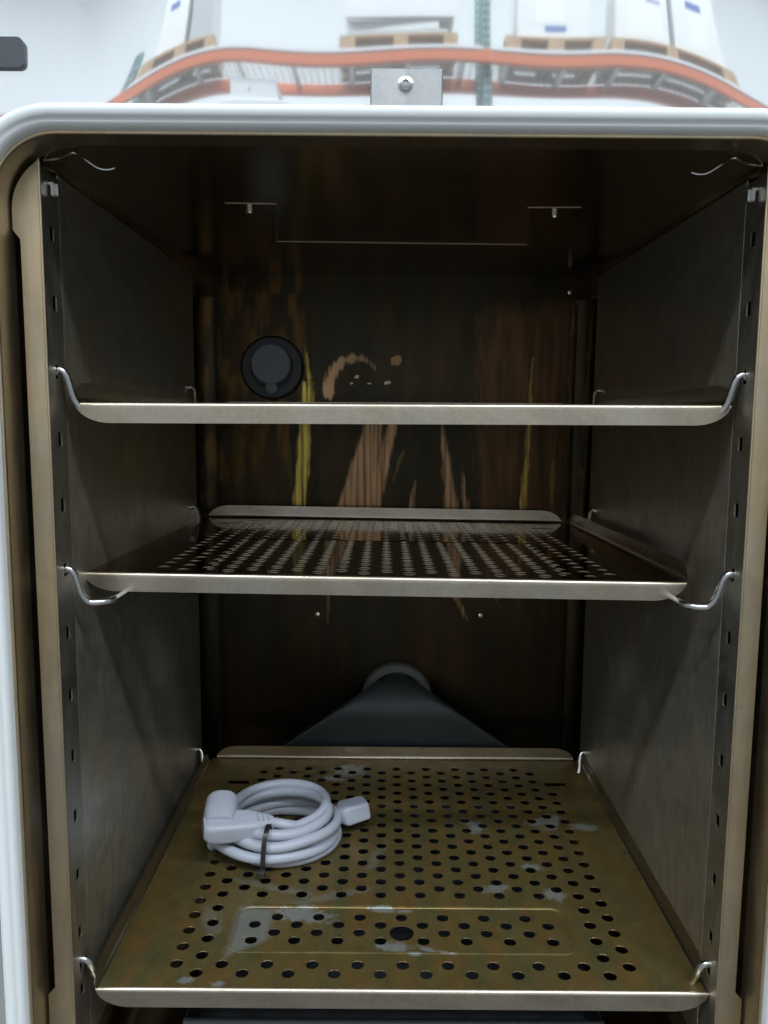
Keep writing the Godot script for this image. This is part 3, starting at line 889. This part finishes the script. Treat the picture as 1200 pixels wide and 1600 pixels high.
func shelf_meshes(pressed: bool) -> Array:
	# origin: middle of the front edge, on the deck's upper face
	var hw := SHELF_W / 2
	var r := 0.0022
	var th := 0.0008
	var pitch := 0.01046
	var zj := func(j: float) -> float: return -0.0184 - pitch * j
	var xk := func(k: float) -> float: return 0.0012 + 0.01788 * k
	var uv := func(p: Vector2) -> Vector2: return Vector2(p.x / SHELF_W + 0.5, -p.y / SHELF_D)
	var st := mb()
	var edge := mb()
	var cols := {}
	for k in range(-10, 11):
		cols[k] = []
		for j in 36:
			if (j + k) % 2 == 0: continue
			if absi(k) == 10 and j > 29: continue
			if pressed and absi(k) <= 8 and j >= 2 and j <= 9: continue
			cols[k].append({"z": zj.call(j), "r": 0.0051})
	for s in [-1, 1]:
		cols[s * 10].append({"z": -0.346, "h": 0.0045, "l": 0.005 if s > 0 else 0.020, "r2": 0.020 if s > 0 else 0.005})
	var z_front := -r
	var z_back := -SHELF_D + r
	# outer strips
	for s in [-1, 1]:
		var xs := []
		var bt := []
		for k in [8, 9, 10]:
			xs.append(xk.call(s * k))
			bt.append(cols[s * k])
		xs.append(s * (hw - r)); bt.append([])
		if s < 0:
			xs.reverse(); bt.reverse()
		# the line k = 8 is shared with the middle block
		plate(st, xs, bt, z_front, z_back, 0.0, th, Transform3D.IDENTITY, uv, edge)
	var mxs := []
	var mb_ := []
	for k in range(-8, 9):
		mxs.append(xk.call(k))
		mb_.append(cols[k])
	var e0 := -0.0426
	var e1 := -0.1077
	if not pressed:
		e0 = -SHELF_D / 2 - 0.0008
		e1 = e0
	plate(st, mxs, mb_, z_front, e0, 0.0, th, Transform3D.IDENTITY, uv, edge)
	plate(st, mxs, mb_, e1, z_back, 0.0, th, Transform3D.IDENTITY, uv, edge)
	if pressed:
		press_recess(st, edge, xk, zj, uv, e0, e1, th)
	var out := [st.commit()]
	# lips: front one down, rear and sides up
	out.append(lip_sheet(Vector3(-hw + 0.0005, 0, -r), Vector3.RIGHT, SHELF_W - 0.001, Vector3.BACK, Vector3.DOWN, 0.0148, r, 0.026, 0.026, th).commit())
	out.append(lip_sheet(Vector3(-hw + 0.007, 0, -SHELF_D + r), Vector3.RIGHT, SHELF_W - 0.014, Vector3.FORWARD, Vector3.UP, 0.0150, r, 0.028, 0.028, th).commit())
	out.append(lip_sheet(Vector3(-hw + r, 0, -0.0005), Vector3.FORWARD, SHELF_D - 0.012, Vector3.LEFT, Vector3.UP, 0.0150, r, 0.030, 0.020, th).commit())
	out.append(lip_sheet(Vector3(hw - r, 0, -0.0005), Vector3.FORWARD, SHELF_D - 0.012, Vector3.RIGHT, Vector3.UP, 0.0150, r, 0.030, 0.020, th).commit())
	out.append(edge.commit())
	return out

func place_shelf(meshes: Array, label: String, at: Vector3, turn: Vector3, deck_m: Material) -> void:
	var s := thing("perforated_shelf", label, "shelf", at, "three perforated shelves in the chamber")
	s.rotation = turn
	var names := ["perforated_deck", "front_lip", "rear_lip", "side_lip", "side_lip", "punched_edges"]
	for i in 6:
		var o := MeshInstance3D.new()
		o.mesh = meshes[i]
		o.name = names[i]
		o.material_override = [deck_m, M.lip, M.lip, M.lip, M.lip, M.bare_steel][i]
		s.add_child(o, true)

func wire_support(side: float, slot_y: float, label: String, group: String) -> void:
	var base := N(side * 0.200, slot_y - 0.0290, -0.76)
	var s := thing("shelf_support", label, "wire support", base, group)
	var pts := []
	var half := [[0.2450, -0.003, -0.5678], [0.2395, -0.0010, -0.5678], [0.2355, 0.0006, -0.5676], [0.2322, -0.0026, -0.5688], [0.2308, -0.009, -0.5710], [0.2300, -0.0165, -0.5740], [0.2282, -0.0222, -0.5765], [0.2250, -0.0260, -0.5785], [0.2195, -0.0265, -0.5800], [0.2150, -0.0265, -0.5830], [0.2115, -0.0265, -0.5880], [0.2100, -0.0265, -0.598], [0.2098, -0.0265, -0.640]]
	for p in half: pts.append(N(side * p[0], slot_y + p[1], p[2]) - base)
	for k in half.size():
		var p: Array = half[half.size() - 1 - k]
		pts.append(N(side * p[0], slot_y + p[1], -1.5195 - p[2]) - base)
	var st := mb()
	tube(st, smooth_path(pts, 5), 0.0025, 12)
	obj("bent_wire", st, M.wire, s)

# ---------------------------------------------------------------- power cord
func build_cord() -> void:
	var y3 := -0.4330
	var c := thing("power_cord", "coiled white power cord with angled plug, tied with black strap, on lowest shelf", "power cord", N(-0.117, y3, -0.781))
	c.scale = Vector3.ONE * 1.03
	# coil: one continuous cable, six turns, pinched where the strap holds it
	var tie_a := deg_to_rad(93.0)
	var rad := [0.0615, 0.0500, 0.0600, 0.0480, 0.0560, 0.0440, 0.0500, 0.0420, 0.0430]
	var hgt := [0.0055, 0.0057, 0.0150, 0.0150, 0.0235, 0.0245, 0.0310, 0.0320, 0.0320]
	var pin_r := [0.0615, 0.0508, 0.0615, 0.0510, 0.0602, 0.0505, 0.0565, 0.0530, 0.0530]
	var pin_h := [0.0055, 0.0057, 0.0158, 0.0160, 0.0258, 0.0258, 0.0352, 0.0352, 0.0350]
	var off := [Vector2(0.000, 0.002), Vector2(0.004, 0.0), Vector2(-0.004, 0.003), Vector2(0.006, -0.003), Vector2(0.004, 0.003), Vector2(-0.005, 0.002), Vector2(0.006, 0.000), Vector2(-0.003, -0.005), Vector2(0.0, 0.0)]
	var pts := PackedVector3Array()
	var start := 160.0
	var total := 360.0 * 6.72
	var steps := 400
	for i in steps + 1:
		var d := start + total * i / steps
		var f := total * i / steps / 360.0
		var k := int(f)
		var t := smoothstep(0.0, 1.0, f - k)
		var k2 := mini(k + 1, 8)
		var a := deg_to_rad(d)
		var da := wrapf(a - tie_a, -PI, PI)
		var w := exp(-pow(da / 0.45, 2.0))
		var r := lerpf(lerpf(rad[k], rad[k2], t), lerpf(pin_r[k], pin_r[k2], t), w)
		var h := lerpf(lerpf(hgt[k], hgt[k2], t), lerpf(pin_h[k], pin_h[k2], t), w)
		var q: Vector2 = off[k].lerp(off[k2], t)
		h += 0.0042 * (1.0 - w) * sin(a * 0.77 + 2.1 * k) * minf(f, 1.0)
		pts.append(Vector3(q.x + r * 1.03 * cos(a), maxf(h, 0.0055), q.y + r * 0.97 * sin(a)))
	# the last turn runs into the plug
	var last: Vector3 = pts[pts.size() - 1]
	for p in smooth_path([last, Vector3(0.0120, 0.0360, 0.0385), Vector3(0.0010, 0.0365, 0.0362), Vector3(-0.006, 0.0367, 0.0380)], 5):
		if p != last:
			pts.append(p)
	var st := mb()
	tube(st, pts, 0.0050, 14)
	obj("cable", st, M.cable, c)
	# short end from the first turn out to the connector, under the outer strands
	st = mb()
	var tail := smooth_path([Vector3(-0.004, 0.0052, -0.050), Vector3(0.022, 0.0060, -0.046), Vector3(0.045, 0.010, -0.030), Vector3(0.056, 0.013, -0.020), Vector3(0.066, 0.0150, -0.018)], 6)
	tube(st, tail, 0.0050, 14)
	obj("cable_end", st, M.cable, c)
	st = mb()
	var ax := Vector3(0.93, 0.12, -0.34).normalized()
	var up := Vector3(-0.10, 0.95, 0.28)
	up = (up - ax * up.dot(ax)).normalized()
	up = up.rotated(ax, -0.35)
	var sd := up.cross(ax)
	var p0 := Vector3(0.0540, 0.0155, -0.0170)
	loft(st, [[p0, sd, up, 0.0052, 0.0052, 2.2], [p0 + ax * 0.005, sd, up, 0.0080, 0.0070, 2.6], [p0 + ax * 0.009, sd, up, 0.0126, 0.0088, 4.5], [p0 + ax * 0.012, sd, up, 0.0135, 0.0099, 6.0], [p0 + ax * 0.034, sd, up, 0.0128, 0.0092, 6.0], [p0 + ax * 0.0355, sd, up, 0.0117, 0.0081, 6.0]], 32)
	var con := obj("connector", st, M.cable, c)
	st = mb()
	for k in 3:
		bx(st, p0 + ax * 0.0356 + sd * (k - 1) * 0.0062 + up * (0.0022 if k == 1 else -0.001), Vector3(0.0022, 0.0048, 0.0008), 0.0, 1.0, Basis(sd, up, sd.cross(up)))
	obj("socket_slot", st, M.tie, con)
	# angled plug lying on the left of the coil
	st = mb()
	var bxs := Vector3(-0.955, 0.06, 0.29).normalized()
	var bup := Vector3(0.05, 0.97, 0.22)
	bup = (bup - bxs * bup.dot(bxs)).normalized()
	var bsd := bup.cross(bxs)
	var q0 := Vector3(0.0010, 0.0365, 0.0360)
	loft(st, [[q0, bsd, bup, 0.0058, 0.0058, 2.4], [q0 + bxs * 0.004, bsd, bup, 0.0075, 0.0068, 3.0], [q0 + bxs * 0.016, bsd, bup, 0.0112, 0.0085, 4.0], [q0 + bxs * 0.024, bsd, bup, 0.0128, 0.0096, 5.0], [q0 + bxs * 0.050, bsd, bup, 0.0138, 0.0105, 5.0], [q0 + bxs * 0.060, bsd, bup, 0.0130, 0.0100, 4.0], [q0 + bxs * 0.0645, bsd, bup, 0.0095, 0.0075, 3.0]], 32)
	var plug := obj("plug", st, M.cable, c)
	# round head turned back from the grip
	st = mb()
	var h0 := q0 + bxs * 0.050 + bup * 0.001
	var hd := Vector3(-0.10, 0.22, -0.97).normalized()
	var hs := Vector3.UP.cross(hd).normalized()
	var hu := hd.cross(hs)
	loft(st, [[h0 - hd * 0.002, hs, hu, 0.0130, 0.0125, 3.2], [h0 + hd * 0.010, hs, hu, 0.0155, 0.0150, 3.0], [h0 + hd * 0.030, hs, hu, 0.0155, 0.0152, 2.6], [h0 + hd * 0.0335, hs, hu, 0.0140, 0.0138, 2.5]], 32)
	obj("plug_head", st, M.cable, plug)
	for k in 3:
		st = mb()
		var w := 0.0082 + 0.0012 * k
		var pc := q0 + bxs * (0.0055 + 0.0048 * k)
		for g in [1.0, -1.0]:
			bx(st, pc + bsd * g * w * 0.92, Vector3(0.0016, 0.0040, 0.0034), 0.0, 1.0, Basis(bxs, bup, bxs.cross(bup)))
		bx(st, pc + bup * (0.0068 + 0.0007 * k), Vector3(0.0016, 0.0014, w * 1.1), 0.0, 1.0, Basis(bxs, bup, bxs.cross(bup)))
		obj("strain_relief_slit", st, M.rubber, plug)
	# black strap round the bundle at the front
	st = mb()
	var loop := []
	var tc := Vector3(cos(tie_a) * 1.03, 0, sin(tie_a))
	for k in 20:
		var a := TAU * k / 20
		var rr := 0.0570 + 0.0125 * signf(cos(a)) * pow(absf(cos(a)), 0.7)
		loop.append(tc * rr + Vector3(0.002 * sin(a), 0.0205 + 0.0225 * signf(sin(a)) * pow(absf(sin(a)), 0.7), 0))
	var lp := smooth_path(loop, 3, true)
	lp.append(lp[0])
	for i in lp.size() - 1:
		var a: Vector3 = lp[i]
		var b: Vector3 = lp[i + 1]
		var wv := Vector3(0.0022, 0, 0)
		var nrm := (b - a).cross(wv).normalized()
		if nrm.dot(a - (tc * 0.0575 + Vector3(0, 0.0205, 0))) < 0.0: nrm = -nrm
		for g in [0.0, 0.0011]:
			quad(st, a - wv + nrm * g, b - wv + nrm * g, b + wv + nrm * g, a + wv + nrm * g, nrm if g > 0.0 else -nrm)
		quad(st, a + wv, b + wv, b + wv + nrm * 0.0011, a + wv + nrm * 0.0011, Vector3.RIGHT)
		quad(st, a - wv, b - wv, b - wv + nrm * 0.0011, a - wv + nrm * 0.0011, Vector3.LEFT)
	bx(st, tc * 0.0725 + Vector3(-0.001, 0.0070, 0.0), Vector3(0.0068, 0.0066, 0.0050), 0.0008, 1.0, Basis(Vector3(1, 0, 0), 0.25))
	obj("cable_tie", st, M.tie, c)

# ---------------------------------------------------------------- what the mirror front shows: pallet rack across the aisle
func make_pallet(w: float, label: String, at: Vector3) -> void:
	var p := thing("wooden_pallet", label, "pallet", at, "pallets on the rack")
	var d := 0.48
	for k in 5:
		var st := mb()
		bx(st, Vector3(0, 0.100, -d / 2 + 0.05 + (d - 0.1) * k / 4.0), Vector3(w, 0.018, 0.09), 0.002)
		obj("deck_board", st, M.wood, p)
	for i in 3:
		for k in 3:
			var st := mb()
			bx(st, Vector3((w / 2 - 0.05) * (i - 1), 0.0545, (d / 2 - 0.05) * (k - 1)), Vector3(0.10, 0.073, 0.10), 0.002)
			obj("block", st, M.wood, p)
	for k in 3:
		var st := mb()
		bx(st, Vector3(0, 0.009, (d / 2 - 0.05) * (k - 1)), Vector3(w, 0.018, 0.10), 0.002)
		obj("bottom_board", st, M.wood, p)

func make_carton(size: Vector3, label: String, at: Vector3, turn: float, marks: Array, mat: Material, group := "cartons on the rack", called := "carton") -> void:
	var c := thing(called, label, called, at, group)
	c.rotation.y = turn
	var st := mb()
	bx(st, Vector3(0, size.y / 2, 0), size, 0.004)
	obj("box", st, mat, c)
	for m in marks:   # [centre x, centre y, width, height, material] on the face towards the aisle
		st = mb()
		bx(st, Vector3(m[0], m[1], -size.z / 2 - 0.0006), Vector3(m[2], m[3], 0.0012), 0.0)
		obj("printed_label" if m[4] == M.label_paper else "blue_print", st, m[4], c)

func build_rack() -> void:
	var zf := 5.207
	var dep := 0.50
	var ytop := 2.369 + EYE
	var r := thing("pallet_rack", "pallet rack with orange beams, teal uprights and wire decking", "rack", Vector3(0, 0, zf))
	var xs := [-4.55, -1.947, 0.655, 3.257]
	for x in xs:
		for z in [0.04, dep - 0.04]:
			var st := mb()
			bx(st, Vector3(x, 1.85, z), Vector3(0.060, 3.70 if x != -1.947 else 3.21, 0.07), 0.004)
			if x == -1.947:
				st = mb()
				bx(st, Vector3(x, 1.605, z), Vector3(0.060, 3.21, 0.07), 0.004)
			var u := obj("upright", st, M.teal, r)
			st = mb()
			for k in 22:
				bx(st, Vector3(x - 0.014, 2.68 + 0.05 * k, z - 0.0352), Vector3(0.010, 0.020, 0.001), 0.0)
				bx(st, Vector3(x + 0.014, 2.68 + 0.05 * k, z - 0.0352), Vector3(0.010, 0.020, 0.001), 0.0)
				if x == -1.947 and k >= 9: break
			var hl := obj("punched_hole", st, M.zinc, u)
			hl.set_meta("kind", "stuff")
		for k in 4:
			var st := mb()
			bx(st, Vector3(x, 0.3 + 0.75 * k, dep / 2), Vector3(0.03, 0.03, dep - 0.15), 0.002, 1.0)
			obj("brace", st, M.teal, r)
	for i in 3:
		var x0: float = xs[i] + 0.03
		var x1: float = xs[i + 1] - 0.03
		for lev in [ytop, 1.54]:
			for z in [-0.012, dep + 0.012]:
				var st := mb()
				bx(st, Vector3((x0 + x1) / 2, lev - 0.042, z), Vector3(x1 - x0 + 0.06, 0.084, 0.045), 0.006)
				obj("beam", st, M.orange, r)
			var st2 := mb()
			for k in 53:
				bx(st2, Vector3(lerpf(x0, x1, k / 52.0), lev + 0.004, dep / 2), Vector3(0.005, 0.005, dep + 0.05), 0.0)
			for k in 13:
				bx(st2, Vector3((x0 + x1) / 2, lev - 0.002, lerpf(0.0, dep, k / 12.0)), Vector3(x1 - x0, 0.005, 0.005), 0.0)
			var deck := obj("wire_deck", st2, M.zinc, r)
			deck.set_meta("kind", "stuff")
			st2 = mb()
			bx(st2, Vector3((x0 + x1) / 2, lev + 0.004, -0.037), Vector3(x1 - x0, 0.024, 0.004), 0.001)
			obj("deck_edge", st2, M.carton, r)
			for k in 7:
				st2 = mb()
				bx(st2, Vector3(lerpf(x0 + 0.12, x1 - 0.12, k / 6.0), lev - 0.018, dep / 2), Vector3(0.035, 0.028, dep - 0.03), 0.002)
				obj("deck_support", st2, M.zinc, r)
	var yd := ytop + 0.0068
	var zc := zf + dep / 2
	make_pallet(0.80, "wooden pallet under the stack of wrapped flat packs on the rack", Vector3(0.06, yd, zc))
	make_pallet(0.64, "short wooden pallet under the single white carton beside teal upright", Vector3(1.11, yd, zc))
	make_pallet(1.04, "long wooden pallet carrying two white cartons side by side", Vector3(2.0, yd, zc))
	make_pallet(0.66, "wooden pallet under the white carton with blue strip and film-wrapped load", Vector3(-1.56, yd, zc))
	var yp := yd + 0.1092
	var lab: Material = M.label_paper
	var blu: Material = M.blue_print
	make_carton(Vector3(0.68, 0.035, 0.42), "flat grey film-wrapped pack directly on the pallet, lowest of its stack", Vector3(0.05, yp, zc), 0.0, [], M.film, "wrapped flat packs on one pallet", "flat_pack")
	make_carton(Vector3(0.62, 0.05, 0.40), "narrow white flat pack between grey pack and broad white pack", Vector3(0.02, yp + 0.0352, zc), 0.03, [], M.carton, "wrapped flat packs on one pallet", "flat_pack")
	make_carton(Vector3(0.70, 0.022, 0.42), "thin grey sheet pack under the broad white pack", Vector3(0.065, yp + 0.0854, zc), -0.02, [], M.film, "wrapped flat packs on one pallet", "flat_pack")
	make_carton(Vector3(0.74, 0.22, 0.44), "broad white pack on top of the flat pack stack", Vector3(0.065, yp + 0.1076, zc), 0.0, [], M.carton, "wrapped flat packs on one pallet", "flat_pack")
	make_carton(Vector3(0.44, 0.62, 0.40), "white carton standing alone on short pallet, paper sheet between blue bars", Vector3(1.09, yp, zc), 0.0, [[-0.02, 0.22, 0.17, 0.26, lab], [0.02, 0.062, 0.13, 0.034, blu], [-0.01, 0.335, 0.13, 0.026, blu], [0.13, 0.31, 0.10, 0.012, blu]], M.carton)
	make_carton(Vector3(0.47, 0.66, 0.40), "white carton with two small blue squares and printed word, on long pallet", Vector3(1.76, yp, zc), 0.0, [[-0.17, 0.30, 0.035, 0.045, blu], [-0.12, 0.30, 0.035, 0.045, blu], [0.10, 0.275, 0.13, 0.014, blu], [0.05, 0.345, 0.24, 0.03, blu], [0.02, 0.14, 0.30, 0.20, lab]], M.carton)
	make_carton(Vector3(0.42, 0.66, 0.40), "white carton with blue bar over tall paper sheet, on long pallet", Vector3(2.26, yp, zc), 0.0, [[0.0, 0.33, 0.15, 0.05, blu], [0.02, 0.17, 0.17, 0.24, lab]], M.carton)
	make_carton(Vector3(0.26, 0.60, 0.38), "white carton with one blue strip beside a film-wrapped load", Vector3(-1.66, yp, zc), 0.12, [[-0.02, 0.30, 0.10, 0.045, blu]], M.carton)
	make_carton(Vector3(0.24, 0.55, 0.38), "grey film-wrapped load beside carton with blue strip", Vector3(-1.38, yp, zc), 0.0, [], M.film, "cartons on the rack", "wrapped_load")
	make_carton(Vector3(0.46, 1.153, 0.40), "tall white carton on the lower rack level", Vector3(-0.915, 1.5468, zc - 0.06), 0.0, [], M.carton)
	make_carton(Vector3(0.33, 0.135, 0.30), "small white carton with dark spot lying on tall white carton", Vector3(-0.91, 2.700, zc - 0.10), 0.0, [[-0.02, 0.06, 0.014, 0.014, M.black_plastic]], M.carton)

func build_room() -> void:
	var st := mb()
	bx(st, Vector3(0, -0.10, 3.2), Vector3(27, 0.20, 11.6), 0.0)
	structure("floor", st, M.concrete)
	st = mb()
	bx(st, Vector3(0, 6.5, 3.2), Vector3(27, 0.2, 11.6), 0.0)
	structure("ceiling", st, M.ceiling)
	for w in [["wall_far", Vector3(0, 3.2, 8.9), Vector3(26.6, 6.4, 0.2)], ["wall_behind_incubator", Vector3(0, 3.2, -2.5), Vector3(26.6, 6.4, 0.2)], ["wall_side", Vector3(-13.4, 3.2, 3.2), Vector3(0.2, 6.4, 11.6)], ["wall_side_far", Vector3(13.4, 3.2, 3.2), Vector3(0.2, 6.4, 11.6)]]:
		st = mb()
		bx(st, w[1], w[2], 0.0)
		structure(w[0], st, M.white_wall)
	var glow := std(Color(0.9, 0.95, 1.0), 0.6)
	glow.emission_enabled = true
	glow.emission = Color(0.93, 0.97, 1.0)
	glow.emission_energy_multiplier = 2.0
	for x in [-5.4, -1.8, 1.8, 5.4]:
		for z in [4.1, 7.2]:
			var l := thing("ceiling_lamp", "long white fluorescent ceiling lamp above the aisle and rack", "lamp", Vector3(x, 6.4, z), "ceiling lamps")
			st = mb()
			bx(st, Vector3(0, -0.05, 0), Vector3(2.5, 0.1, 0.70), 0.01)
			obj("lamp_housing", st, M.casing, l)
			st = mb()
			bx(st, Vector3(0, -0.104, 0), Vector3(2.4, 0.006, 0.60), 0.0)
			obj("lamp_diffuser", st, glow, l)
			var a := AreaLight3D.new()
			a.name = "lamp_light"
			a.area_size = Vector2(2.4, 0.6)
			a.light_color = Color(0.95, 0.98, 1.0)
			a.light_energy = 17.0 if z < 5.0 else 2.2
			a.shadow_enabled = true
			a.position = Vector3(0, -0.112, 0)
			a.rotation_degrees = Vector3(-90, 0, 0)
			l.add_child(a)

func _ready() -> void:
	# camera
	var cam := Camera3D.new()
	cam.name = "camera"
	cam.fov = rad_to_deg(2.0 * atan(800.0 / FOCAL))
	cam.near = 0.02
	cam.far = 60.0
	cam.position = Vector3(-0.011, EYE, 0.60)
	var right := Vector3(1, 0, 0)
	var up := Vector3(0, cos(deg_to_rad(PITCH)), -sin(deg_to_rad(PITCH)))
	var back := right.cross(up)
	var c := cos(deg_to_rad(ROLL))
	var s := sin(deg_to_rad(ROLL))
	cam.basis = Basis(right * c + up * s, up * c - right * s, back)
	add_child(cam)
	cam.current = true
	# air, exposure: an indoor hall, no sky
	var we := WorldEnvironment.new()
	we.name = "environment"
	var env := Environment.new()
	env.background_mode = Environment.BG_COLOR
	env.background_color = Color(0.0, 0.0, 0.0)
	env.tonemap_mode = Environment.TONE_MAPPER_LINEAR
	env.tonemap_exposure = 1.3
	env.sdfgi_enabled = true
	env.ssao_enabled = true
	env.ssil_enabled = true
	we.environment = env
	add_child(we)
	materials()
	build_room()
	build_rack()
	build_incubator()
	var sm := shelf_meshes(true)
	var sm_plain := shelf_meshes(false)
	place_shelf(sm_plain, "topmost perforated shelf, seen almost edge-on in front of the stopper", N(0.0016, 0.0069, -0.5757), Vector3(deg_to_rad(-1.3), 0, deg_to_rad(0.2)), M.shelf_clean)
	place_shelf(sm_plain, "middle perforated shelf, pushed back and tilted, empty and mirror smooth", N(-0.0096, -0.1250, -0.6115), Vector3(deg_to_rad(-1.4), 0, deg_to_rad(-0.55)), M.shelf_clean)
	place_shelf(sm, "lowest perforated shelf with pale stains, carrying the coiled cord", N(0.0055, -0.4330, -0.5634), Vector3.ZERO, M.shelf_stained)
	for sd in [-1.0, 1.0]:
		var which := "on the rubber stopper's side of the chamber" if sd < 0.0 else "on the side away from the rubber stopper"
		wire_support(sd, 0.0272, "bright bent wire under the topmost shelf, " + which, "wire supports of the shelves")
		wire_support(sd, -0.1124, "bright bent wire below the middle shelf, " + which, "wire supports of the shelves")
		wire_support(sd, -0.4120, "bright bent wire under the lowest shelf, " + which, "wire supports of the shelves")
	build_cord()
